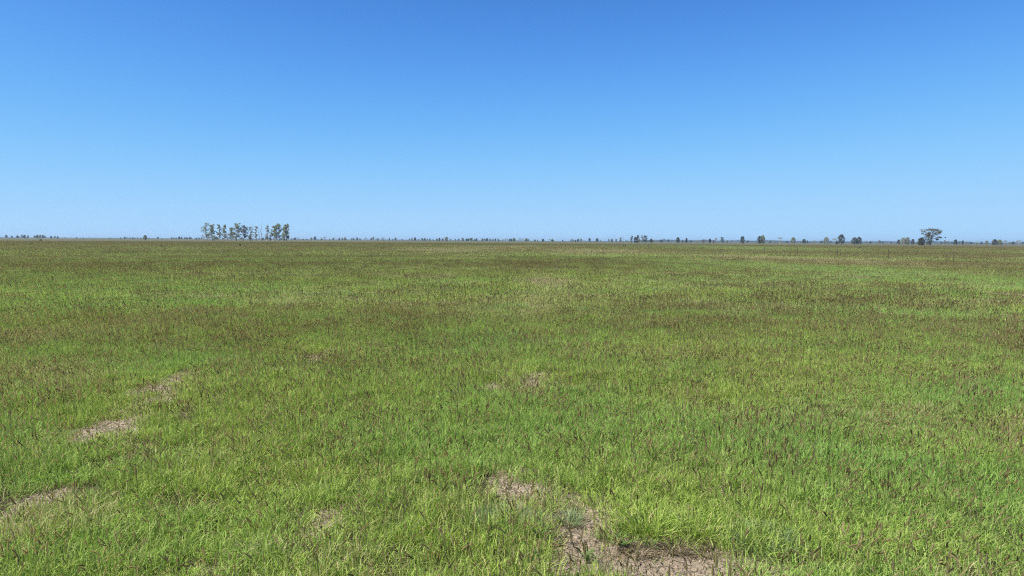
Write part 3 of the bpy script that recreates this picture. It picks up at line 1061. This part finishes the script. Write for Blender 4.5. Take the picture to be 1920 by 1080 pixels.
RIGHT = [
    (1184.5, 440.5, 4.5, 900, 'gum', 'b', .95, 'narrow brown column shaped tree, first left of the reddish brown cluster'),
    (1191.5, 444, 6, 900, 'dense', 'b', 1, 'low dark brown tree in the cluster, just right of the column shaped tree'),
    (1196, 440.5, 6, 900, 'gum', 'b', 1, 'tall brown tree with a spreading top in the middle of the cluster'),
    (1198.5, 446, 4, 890, 'bush', 'm', 1, 'green bush below the tall brown tree of the cluster'),
    (1204, 440.5, 6, 920, 'gum', 'm', .55, 'thin see-through tree between the tall brown tree and the flat topped one'),
    (1209.5, 440.7, 8, 890, 'gum', 'd', .95, 'dark tree, its flat top swept sideways, at the right end of the brown cluster'),
    (1221, 447.5, 5, 1000, 'dense', 'b', 1, 'small round tree alone just right of the brown cluster'),
    (1163.5, 444, 4.5, 1000, 'gum', 'm', .9, 'small bushy tree with a bare tip behind the fence corner'),
    (1155, 446.5, 4, 1000, 'bush', 'm', 1, 'low green bush behind the fence corner'),
    (1168.5, 441, 3, 1000, 'dead', 'p', 0, 'bare pale dead tree just right of the bushy tree at the fence corner'),
    (1153.5, 440, 2, 1000, 'dead', 'p', 0, 'bare pale pole-like dead tree above the low bush at the fence corner'),
    (1271, 444.7, 6.5, 1050, 'dense', 'd', 1, 'small dark round-headed tree halfway between brown cluster and two-toned low thicket'),
    (1287, 446, 4.2, 1100, 'dense', 'd', 1, 'small dark upright oval tree right of the round-headed one'),
    (1280, 448.8, 5, 1100, 'bush', 'b', 1, 'low brown bush between the two small dark trees'),
    (1319, 448, 11, 1100, 'bush', 'b', 1, 'wide low brown thicket on the horizon'),
    (1331, 447, 4, 1100, 'dense', 'd', 1, 'tiny dark tree right of the wide brown thicket'),
    (1342, 445, 5.5, 1100, 'umbrella', 'm', .9, 'tiny umbrella tree on a bare stem'),
    (1338, 449.5, 5, 1100, 'bush', 'b', 1, 'low brown bush at the foot of the tiny umbrella tree'),
    (1354.5, 444, 7, 1100, 'gum', 'd', 1, 'small dark layered tree right of the tiny umbrella tree'),
    (1363.5, 449.2, 5, 1100, 'bush', 'm', 1, 'small round bush right of the layered tree'),
    (1392, 442.8, 7.8, 900, 'dense', 'd', 1, 'dark egg shaped tree standing alone left of the two-stemmed tree'),
    (1424.5, 442, 8.5, 900, 'dense', 'd', .95, 'dark half of the two-stemmed pair, on the left'),
    (1430, 441, 9, 905, 'dense', 'm', .9, 'lighter green half of the two-stemmed pair, on the right'),
    (1462.5, 443.3, 9, 1000, 'umbrella', 'p', .8, 'pale see-through tree with a thin flat crown'),
    (1487.5, 444.8, 8.5, 950, 'dense', 'p', 1, 'round pale green tree between the see-through tree and the low dark tree'),
    (1507.5, 448, 6.5, 1200, 'dense', 'd', 1, 'low dark tree right of the round pale green tree'),
    (1549, 444.5, 10, 950, 'dense', 'p', .9, 'round pale tree, left of the two before the large dark tree'),
    (1564.5, 446, 11, 950, 'umbrella', 'p', 1, 'pale arching tree with an open middle beside the large dark tree'),
    (1577.5, 439.3, 12.5, 850, 'dense', 'd', 1, 'large dark pointed tree, tallest of the round-headed ones'),
    (1569, 450, 8, 850, 'bush', 'd', 1, 'dark bush at the left foot of the large dark pointed tree'),
    (1602, 445.2, 11, 880, 'dense', 'd', 1, 'left half of the low wide dark tree pair'),
    (1610.5, 444.2, 10, 880, 'dense', 'd', 1, 'right half of the low wide dark tree pair'),
    (1685, 449, 5.2, 1100, 'dense', 'b', 1, 'tiny brown tree left of the wide pale tree'),
    (1694, 445.6, 11, 1000, 'dense', 'p', 1, 'left half of the wide pale tree pair'),
    (1701.5, 444.8, 10, 1000, 'dense', 'p', 1, 'right half of the wide pale tree pair'),
    (1711.5, 448, 6, 1000, 'dense', 'b', .9, 'small brown tree right of the wide pale pair'),
    (1727, 445.5, 13, 620, 'dense', 'd', 1, 'dark leaning bushy tree close beside the big flat-topped tree'),
    (1791.5, 449, 7, 1050, 'dense', 'd', 1, 'small dark tree, first right of the big flat-topped tree'),
    (1805, 450.5, 3.5, 1150, 'dense', 'b', 1, 'tiny brown upright tree right of the small dark one'),
    (1865, 448.6, 10, 900, 'dense', 'd', 1, 'dark wide tree near the right edge'),
    (1874, 449.4, 9, 920, 'dense', 'm', 1, 'lighter wide tree joined to the dark one near the right edge'),
    (1884.5, 450, 7, 1000, 'umbrella', 'm', 1, 'small umbrella shaped tree right of the wide pair near the edge'),
    (1910, 449.8, 11, 1000, 'umbrella', 'p', 1, 'pale flat-topped tree at the right edge'),
    (1831, 452, 9, 1500, 'bush', 'm', 1, 'low wide green bush between the flat-topped tree and the right edge'),
    (1850, 451.2, 7, 1500, 'dense', 'm', 1, 'small round green tree right of the low wide green bush'),
    (272, 440.8, 6.3, 950, 'dense', 'p', 1, 'round pale yellowish tree alone on the left horizon'),
    (837, 444.2, 7, 1300, 'dense', 'p', 1, 'pale round tree alone near the middle of the horizon'),
    (718, 444.8, 10, 1500, 'bush', 'b', 1, 'wide reddish brown thicket on the horizon'),
    (708, 445.2, 9, 1500, 'bush', 'b', .9, 'paler brown thicket joined to the left of the reddish one'),
]
for i, a in enumerate(RIGHT):
    hero(*a, seed=500 + i)


def big_tree():
    """spreading flat-topped tree at the right: stacked plates of leaves on forked limbs"""
    Y = 600
    R = np.random.default_rng(61)
    px0 = 1744
    s = Y / F
    hz = horizon(px0)

    def P(px, py, dy=0.0):
        return np.array([(px - px0) * s, dy, (hz - py) * s + CAM_H - .42])
    tk, cr = Acc(), Acc()
    fork1, fork2 = P(1742, 449), P(1747, 448, 1)
    for st, f in ((P(1741.5, 459.5), fork1), (P(1745.5, 459.5, .5), fork2), (P(1743, 459.5, -.5), P(1743, 446, -1))):
        tube(tk, bent(R, st, f, .03, 4), [.30, .27, .24, .21], 6)
    limbs = [(fork1, (1735, 432)), (fork1, (1739.5, 431)), (fork2, (1748.5, 436)), (fork2, (1756, 437)), (fork2, (1761, 440)), (fork2, (1757, 448)), (fork1, (1733, 440)),
             (P(1743, 446, -1), (1743, 432)), (fork2, (1752, 431)), (fork2, (1764, 445)), (fork1, (1731, 436))]
    for f, (x, y) in limbs:
        q = P(x, y, R.normal(0, 2))
        tube(tk, bent(R, f, q, .05, 5, .04), [.25, .20, .16, .12, .08], 5)
    plates = [(1736.5, 431, 4, 1.3), (1741, 430, 4.5, 1.6), (1745, 431, 4, 1.4), (1749.5, 430.6, 4.5, 1.6), (1753.5, 431.8, 4.5, 1.7), (1757.5, 433.4, 4.5, 1.6), (1761, 435, 3.5, 1.2), (1734, 434.5, 2, 1.1), (1748, 435.5, 2.5, 1.2), (1751, 442, 2, 1.1), (1736, 438.5, 2.2, 1.2),
              (1740.5, 437, 3, 1.5), (1744, 439, 2.5, 1.4), (1738, 441, 2.5, 1.1), (1741, 442.5, 3, 1.3), (1746, 442, 2.6, 1.0), (1752, 438.3, 2.8, 1.3), (1755, 437.3, 2.2, 1), (1761, 437.2, 3, .8),
              (1732.5, 439.3, 1.6, .6), (1736, 445, 2.6, 1.4), (1747.5, 446.5, 1.3, .9), (1739.5, 448.5, 2.2, 1.2), (1758, 448.6, 1.8, 1.3), (1761.5, 445, 3.4, .8), (1765, 445.3, 1.6, .8), (1742.5, 451.5, 2.8, 1.6),
              (1744, 455, 2.7, 2.0), (1741.5, 456, 2.2, 1.6), (1746.5, 434, 1.2, .5)]
    for (x, y, a, b) in plates:
        for k in range(3):
            leaves(cr, R, P(x + R.normal(0, a * .25), y + R.normal(0, .5), R.normal(0, 2.6)), (a * s * .85, a * s * 1.2, b * s * 1.6), 110, .42)
    ms = (tk.mesh('trunk', [M_BARKD]), cr.mesh('crown', [M_LBIG]))
    p = at_depth(px0, hz, Y)
    place_tree(px0, 428, Y, ms, 'big spreading tree with a flat layered top, the largest on the right horizon', None, 'spreading_tree')


big_tree()

# tiny far trees: (px, top, width px, kind)
TINY = [(12, 440.3, 4, 'd'), (22, 441.8, 4, 'b'), (33, 441.5, 4, 'd'), (41, 440, 2.5, 'g'), (46, 440.5, 4, 'd'), (52, 441, 3, 'g'), (65, 441.5, 3, 'd'), (70, 440.5, 4, 'd'),
        (75, 440, 4, 'g'), (80, 440, 3, 'd'), (84, 441.5, 5, 'b'), (96, 442.5, 3, 'd'), (103, 442.3, 2.5, 'g'), (108, 443, 2.5, 'd'), (122, 445, 2, 'b'), (143, 444, 2, 'd'),
        (156, 445, 3, 'b'), (167.5, 441.5, 4, 'x'), (183, 444, 3, 'x'), (206, 445, 2.5, 'b'), (226, 444.8, 3, 'b'), (234, 443.8, 3, 'd'), (238, 444.5, 3, 'b'), (244, 444.8, 3, 'b'), (249, 444.6, 2.5, 'd'),
        (253, 445, 2.5, 'b'), (258, 445, 3, 'b'), (264, 445, 2.5, 'b'), (280, 445.5, 2.5, 'b'), (296, 443.8, 2.5, 'd'), (303, 446, 3, 'b'), (322, 444.8, 4, 'b'), (326, 445, 4, 'b'), (330, 445, 2, 'd'),
        (336, 443.6, 3.4, 'd'), (340.5, 443.8, 2.2, 'd'), (346, 444.8, 3.5, 'b'), (350, 445, 4, 'd'), (356, 444.3, 3, 'd'), (358.5, 445, 2.5, 'b'), (368, 445.5, 2.5, 'd'), (373, 445, 2, 'd'), (378, 444.5, 2.5, 'g'),
        (406, 444.5, 4, 'd'), (418, 445.5, 5, 'b'), (427, 445, 4, 'b'), (453, 445.5, 4, 'b'), (493, 445.5, 3, 'd'), (498, 445, 3, 'd'), (519, 446.3, 3, 'b'), (527, 445.8, 3, 'd'),
        (547, 446, 3, 'b'), (553, 445.5, 4, 'd'), (557.5, 445, 3, 'u'), (562.5, 443, 1.6, 'x'), (568, 447, 3, 'b'), (575, 447.5, 3, 'b'), (584, 445.2, 5.5, 'b'), (590.7, 443.3, 4, 'd'), (597, 441.5, 2, 'x'),
        (603, 446.5, 5, 'b'), (608.5, 444, 4, 'u'), (618, 447.5, 3, 'b'), (625, 445.5, 5, 'b'), (631, 444.5, 2.5, 'x'), (636, 445.3, 4, 'b'), (642, 446, 5, 'b'), (647.5, 445, 3.5, 'g'), (652, 447, 2, 'x'),
        (659, 446.3, 4, 'b'), (663, 446, 4, 'b'), (669.5, 445, 3, 'd'), (675, 446.6, 5, 'b'), (686, 445.3, 5, 'u'), (696, 446, 2.5, 'd'), (699.8, 444, 3, 'g'), (730, 446.3, 2, 'd'), (736, 448, 3, 'b'),
        (741.5, 445.5, 3.3, 'd'), (754, 448, 3, 'b'), (761, 445.5, 2, 'x'), (767.5, 447, 2, 'd'), (772, 446, 3, 'g'), (778, 445, 3.6, 'd'), (785, 447.6, 3, 'b'), (792, 446.5, 3.5, 'g'), (796.5, 446.4, 3, 'd'),
        (801, 447.8, 4, 'b'), (806, 447, 2, 'd'), (812, 448, 3, 'b'), (819, 447.2, 3, 'd'), (824, 445.8, 3, 'd'), (830, 446.8, 6, 'b'), (845, 447.8, 4, 'b'), (854, 447.6, 3, 'b'), (860, 447.5, 3, 'g'),
        (867.5, 446, 3.8, 'd'), (874.5, 447.3, 3, 'd'), (878, 446.8, 3, 'd'), (883, 446, 6, 'g'), (890, 448, 4, 'b'), (893.5, 446.8, 3.5, 'd'), (904.5, 447, 3.5, 'd'), (909, 447.2, 5, 'b'), (913, 446.6, 4, 'd'),
        (919, 447.3, 5, 'b'), (924, 447.5, 4, 'b'), (929, 446.6, 5, 'b'), (934, 447.4, 4, 'b'), (940, 446.8, 2, 'x'), (944, 448, 3, 'u'), (949, 447.2, 7, 'u'), (955.5, 447.8, 3, 'd'), (959, 447, 4, 'b'), (963.5, 446.3, 5, 'd'),
        (975, 446.8, 6, 'u'), (980.5, 447.3, 3, 'u'), (986.5, 446.6, 4.5, 'd'), (991.5, 448, 3, 'b'), (1003, 449, 3, 'd'), (1008, 449.3, 3, 'b'), (1018, 447.8, 4, 'd'), (1030.5, 448.2, 3, 'u'),
        (1035.5, 448.1, 4.4, 'd'), (1055, 449.3, 4, 'b'), (1070.5, 448.5, 3, 'b'), (1074, 448.3, 5, 'b'), (1079, 449.7, 3, 'd'), (1084, 447.8, 4, 'd'), (1089.5, 447.4, 3, 'g'), (1105.3, 446.2, 3.4, 'd'), (1119.5, 446.8, 4.5, 'd'),
        (1126, 449.7, 3, 'b'), (1141.5, 447.8, 2.5, 'g'), (1147.5, 447.8, 3.2, 'd'), (1173.5, 449.3, 2, 'd'), (1177, 450.5, 3, 'b'), (1215.5, 450.2, 2.5, 'b'), (1225, 450.8, 4, 'b'), (1239, 449.3, 3.3, 'd'), (1242, 449.2, 3, 'd'),
        (1244.8, 447.2, 4, 'u'), (1253.3, 449, 3.4, 'd'), (1295, 450.5, 4, 'd'), (1308, 450.6, 6, 'b'), (1402, 451.6, 3, 'd'), (1444.5, 451.2, 6, 'b'), (1453, 451.8, 3, 'd'), (1475, 451.2, 6, 'b'),
        (1514, 450.8, 2.5, 'd'), (1527, 450.8, 6, 'u'), (1540.5, 451.8, 4, 'd'), (1557, 451.3, 3, 'd'), (1623.5, 451.6, 6, 'b'), (1632, 452, 3, 'd'), (1635.5, 451.5, 3, 'u'), (1649, 450.8, 4.5, 'g'), (1655, 452.4, 3, 'd'),
        (1671, 452.2, 5, 'b'), (1720, 452.8, 4, 'b'), (1765, 452.8, 5, 'b'), (1770.5, 450.5, 4.5, 'g'), (1777.5, 451.6, 6, 'u'), (1785, 452.8, 5, 'b'), (1799, 451.8, 4, 'b'), (1812, 452.4, 5, 'b'), (1820, 453.2, 5, 'b'), (1840, 452.5, 6, 'b'),
        (1893, 453.4, 5, 'b'), (1899.5, 453, 5, 'd'), (1918, 452.6, 5, 'b')]
PROT = {}
for kk, (st, tone, W_, H_) in {'d': ('dense', 'd', 5.5, 7.5), 'b': ('bush', 'd', 8, 5.0), 'g': ('gum', 'm', 5, 9), 'u': ('umbrella', 'm', 8, 7), 'x': ('dead', 'p', 4, 9)}.items():
    PROT[kk] = [(tree_meshes(st, H_, W_, LM[tone if v else 'm'] if st != 'dead' else M_LPALE, BM[tone], 700 + 10 * ord(kk) + v, 1.0 if st != 'dead' else 0, ls=.5), W_, H_) for v in range(3)]
DESC = {'d': 'tiny dark round tree', 'b': 'tiny low spreading bush', 'g': 'tiny slim open tree', 'u': 'tiny flat-topped tree', 'x': 'tiny bare leafless tree'}
CATS = {'d': 'tree', 'b': 'bush', 'g': 'tree', 'u': 'tree', 'x': 'dead tree'}
NAMES = {'d': 'small_tree', 'b': 'small_bush', 'g': 'slim_tree', 'u': 'flat_topped_tree', 'x': 'bare_tree'}
SEG = [(0, 130, 'on the horizon at the far left edge'), (130, 300, 'on the skyline near the lone pale yellowish tree'), (300, 385, 'just left of the tall gum row'),
       (385, 545, 'seen between the stems of the gum row'), (545, 700, 'between the gum row and the brown thickets'), (700, 850, 'between the brown thickets and the lone pale round tree'),
       (850, 1000, 'right of the lone pale round tree, mid horizon'), (1000, 1180, 'between mid horizon and the fence corner'), (1180, 1400, 'on the skyline right of the brown cluster'),
       (1400, 1660, 'on the skyline around the large dark pointed tree'), (1660, 1760, 'beside the big flat-topped tree'), (1760, 1921, 'right of the big flat-topped tree')]
for i, (px, top, w, kk) in enumerate(TINY):
    Rr = random.Random(i)
    Y = Rr.uniform(1700, 2400) if px < 1180 else Rr.uniform(1900, 2800)
    H = hgt(px, top, Y)
    W = w * 1.15 * Y / F
    ms, W_, H_ = PROT[kk][i % 3]
    seg = [s for s in SEG if s[0] <= px < s[1]][0][2]
    place_tree(px, top, Y, ms, DESC[kk] + ' ' + seg, 'small trees along the horizon', NAMES[kk], CATS[kk], rot=Rr.uniform(0, 6.28), scale=(W / W_, W / W_, H / H_))


# far-off wood that reads as one blue-green line
def far_wood():
    R = np.random.default_rng(5)
    acc = Acc()
    for (x0, x1, Y, base_h, n, dens) in ((-3700, 900, 4300, 2.6, 9000, .45), (700, 4200, 4100, 10.0, 30000, 1.0), (-4200, 4600, 5200, 4.5, 14000, .6)):
        x = R.uniform(x0, x1, n)
        prof = fbm(x * .012, x * 0 + Y * .01, 91, 4)
        gap = fbm(x * .004, x * 0 + 3.3, 92, 3)
        hh = base_h * (.35 + 1.3 * prof) * np.where(gap > (1 - dens) * .8, 1, .35)
        z = R.uniform(0, 1, n) ** .8 * hh + .4
        y = Y + R.uniform(-60, 60, n)
        c = np.stack([x, y, z], 1)
        a = R.normal(0, 1, (n, 3))
        a /= np.linalg.norm(a, axis=1)[:, None]
        b = np.cross(a, R.normal(0, 1, (n, 3)))
        b /= np.linalg.norm(b, axis=1)[:, None]
        s = R.uniform(1.6, 4.2, n)[:, None]
        V = np.stack([c - a * s * .7, c - b * s * .5, c + a * s * .7, c + b * s * .5], 1).reshape(-1, 3)
        V[:, 2] = np.maximum(V[:, 2], .2)
        acc.add(V, np.arange(n * 4).reshape(-1, 4), 0, np.repeat(R.uniform(0, .7, n), 4))
    o = obj('far_woodland', acc.mesh('far_woodland', [M_LDARK]))
    tag(o, 'thin blue green line of distant woodland along the horizon', 'woodland', kind='stuff')


far_wood()


# shrubs and logs out in the paddock
def shrub(px, py, w, h, tone, seed, label):
    p = on_ground(px, py, .45)
    Y = p[1]
    ms = tree_meshes('bush', h * Y / F + .35, w * Y / F, LM[tone], M_BARK, seed, 1, ls=.14 * max(1, Y / 150))
    place_tree(px, py, Y, ms, label, None, 'shrub', 'shrub', z=gz(p))


shrub(58, 458, 6, 3.2, 'm', 801, 'small green shrub in the far grass at the far left')
shrub(76, 451, 4, 2, 'm', 802, 'tiny dark shrub above and right of the far left shrub')
shrub(23, 459, 5, 2, 'm', 803, 'low green shrub nearest the left edge in the far grass')
shrub(302, 461, 6, 2, 'm', 804, 'low green shrub between the lone pale tree and the gum row')
shrub(1353, 468, 3.5, 2, 'd', 805, 'tiny dark bush beside the fence line')
shrub(1612.5, 465.5, 3.5, 1.6, 'd', 806, 'tiny dark bush in the grass below the wide dark tree pair')
shrub(1169, 461, 9, 2.6, 'p', 807, 'grey brown dry shrub growing beside the fence corner')
for i, (px, w, lab) in enumerate(((487.5, 4, 'pale fallen log below the bare dead trees'), (501, 4, 'pale fallen log under the thin gum right of the dead trees'), (512, 5, 'pale leaning fallen log left of the last leafy gums'))):
    R = np.random.default_rng(60 + i)
    Y = 740
    p = at_depth(px, horizon(px), Y)
    acc = Acc()
    L = w * Y / F
    tube(acc, bent(R, (-L / 2, 0, .25), (L / 2, 0, .9), .03, 5), [.35, .33, .28, .22, .12], 7)
    tube(acc, bent(R, (L * .1, 0, .5), (L * .35, .3, 1.7), .04, 3), [.14, .1, .05], 5)
    o = obj('fallen_log', acc.mesh('fallen_log', [M_BARKP]))
    o.location = (p[0], p[1], gz(p))
    tag(o, lab, 'log', 'pale fallen logs under the gum row')


# ------------------------------------------------------------------ wire fence
def fence():
    root = bpy.data.objects.new('wire_fence', None)
    C.objects.link(root)
    a_, b_ = 64.7, .1

    def pt(Y):
        x = a_ - b_ * Y
        return x, Y, gz((x, Y))
    x, y, z = pt(92)
    root.location = (x, y, z)
    tag(root, 'long wire fence of thin dark posts running away across the right of the paddock', 'fence')
    Ys = [92 + 13.4 * k - (0 if k < 6 else 0) for k in range(-1, 12)] + [254, 264.5, 270.5, 274.5]
    R = np.random.default_rng(9)

    def round_post(h):
        acc = Acc()
        tube(acc, [(0, 0, -.3), (0, 0, h * .5), (0, 0, h)], [.042, .040, .038], 9)
        tube(acc, [(0, 0, h), (0, 0, h + .01)], [.038, .002], 9)
        return acc.mesh('post', [M_STEEL])
    mpost = round_post(1.55)
    acc = Acc()
    tube(acc, [(0, 0, -.3), (0, 0, 1.0), (0, 0, 1.65)], [.11, .105, .10], 10)
    tube(acc, [(0, 0, 1.65), (0, 0, 1.66)], [.10, .002], 10)
    mstr = acc.mesh('strainer', [M_WOODP])
    P0 = Vector(root.location)
    for i, Y in enumerate(Ys):
        x, y, z = pt(Y)
        wood = Y >= 264
        o = obj('post', mstr if wood else mpost, root)
        o.location = Vector((x, y, z)) - P0
        o.rotation_euler = (R.normal(0, .012), R.normal(0, .018), R.uniform(0, 1))
        if wood:
            o['label'] = 'thick grey timber post at the fence corner'
    # rail of the corner assembly
    acc = Acc()
    A, B = np.array(pt(264.5)), np.array(pt(274.5))
    P = np.array(P0)
    tube(acc, [A + [0, 0, 1.5] - P, B + [0, 0, 1.5] - P], [.07, .07], 8)
    obj('rail', acc.mesh('rail', [M_WOODP]), root)
    for hz_ in (.35, .62, .9, 1.15, 1.38):
        acc = Acc()
        pts = []
        for i in range(len(Ys) - 1):
            p, q = np.array(pt(Ys[i])), np.array(pt(Ys[i + 1]))
            for t in (0, .5):
                v = p + (q - p) * t
                v[2] += hz_ - (.02 if t else 0)
                pts.append(v - P)
        v = np.array(pt(Ys[-1]))
        v[2] += hz_
        pts.append(v - P)
        pts = np.array(pts)
        pts[:, 0] -= .03
        tube(acc, pts, [.0022] * len(pts), 4)
        obj('wire', acc.mesh('wire', [M_WIRE]), root)


fence()

# ------------------------------------------------------------------ haze
def haze():
    me = bpy.data.meshes.new('haze')
    x0, x1, y0, y1, z0, z1 = -9400, 9400, -9400, 9400, -1.3, 27
    v = [(x, y, z) for z in (z0, z1) for y in (y0, y1) for x in (x0, x1)]
    me.from_pydata(v, [], [(0, 2, 3, 1), (4, 5, 7, 6), (0, 1, 5, 4), (2, 6, 7, 3), (0, 4, 6, 2), (1, 3, 7, 5)])
    m, nt = new_mat('haze')
    vp = N(nt, 'ShaderNodeVolumePrincipled')
    vp.inputs['Color'].default_value = (.58, .78, 1, 1)
    vp.inputs['Density'].default_value = HAZE
    vp.inputs['Anisotropy'].default_value = .2
    o = N(nt, 'ShaderNodeOutputMaterial')
    nt.links.new(vp.outputs[0], o.inputs['Volume'])
    me.materials.append(m)
    ob = obj('haze', me)
    tag(ob, 'thin pale air haze over the whole plain', 'haze', kind='stuff')


HAZE = 1.1e-4
haze()

# ------------------------------------------------------------------ light
EL, AZ = math.radians(52), math.radians(-112)     # azimuth clockwise from +Y (view direction); sun high on the left, a little behind
sd = Vector((math.sin(AZ) * math.cos(EL), math.cos(AZ) * math.cos(EL), math.sin(EL)))
ld = bpy.data.lights.new('sun', 'SUN')
ld.energy = 4.8
ld.angle = math.radians(.53)
ld.color = (1, .945, .86)
lo = bpy.data.objects.new('sun', ld)
C.objects.link(lo)
lo.rotation_euler = (-sd).to_track_quat('-Z', 'Y').to_euler()
lo.location = (-20, 0, 60)

w = bpy.data.worlds.new("World")
sc.world = w
w.use_nodes = True
nt = w.node_tree
nt.nodes.clear()
sky = N(nt, 'ShaderNodeTexSky', sky_type='NISHITA')
sky.sun_disc = False
sky.sun_elevation = EL
sky.sun_rotation = AZ % (2 * math.pi)
sky.altitude = 5000
sky.air_density = 1.0
sky.dust_density = 0
sky.ozone_density = 10
bg = N(nt, 'ShaderNodeBackground')
bg.inputs[1].default_value = .10
# the camera's own tone response: the sky's bright end is compressed, more so in blue
spc = N(nt, 'ShaderNodeSeparateColor')
cmc = N(nt, 'ShaderNodeCombineColor')
nt.links.new(sky.outputs[0], spc.inputs[0])
for i_, (k_, g_, b_) in enumerate(((1.98, 2.15, .777), (1.46, 2.35, .355), (.172, 3.95, .0297))):
    pw = mathn(nt, 'POWER', spc.outputs[i_], g_)
    den = mathn(nt, 'MULTIPLY_ADD', pw, b_, 1.0)
    nt.links.new(mathn(nt, 'DIVIDE', mathn(nt, 'MULTIPLY', pw, k_), den), cmc.inputs[i_])
nt.links.new(cmc.outputs[0], bg.inputs[0])
o = N(nt, 'ShaderNodeOutputWorld')
nt.links.new(bg.outputs[0], o.inputs[0])

sc.view_settings.view_transform = 'Standard'
sc.view_settings.look = 'None'
sc.view_settings.exposure = 0.8
sc.view_settings.gamma = 1
sc.render.engine = 'CYCLES'
sc.cycles.max_bounces = 6
sc.cycles.transparent_max_bounces = 4
sc.cycles.volume_bounces = 0
sc.cycles.use_denoising = False
sc.cycles.pixel_filter_type = 'BLACKMAN_HARRIS'
sc.cycles.filter_width = 1.15
sc.cycles.sample_clamp_indirect = 4
sc.render.film_transparent = False
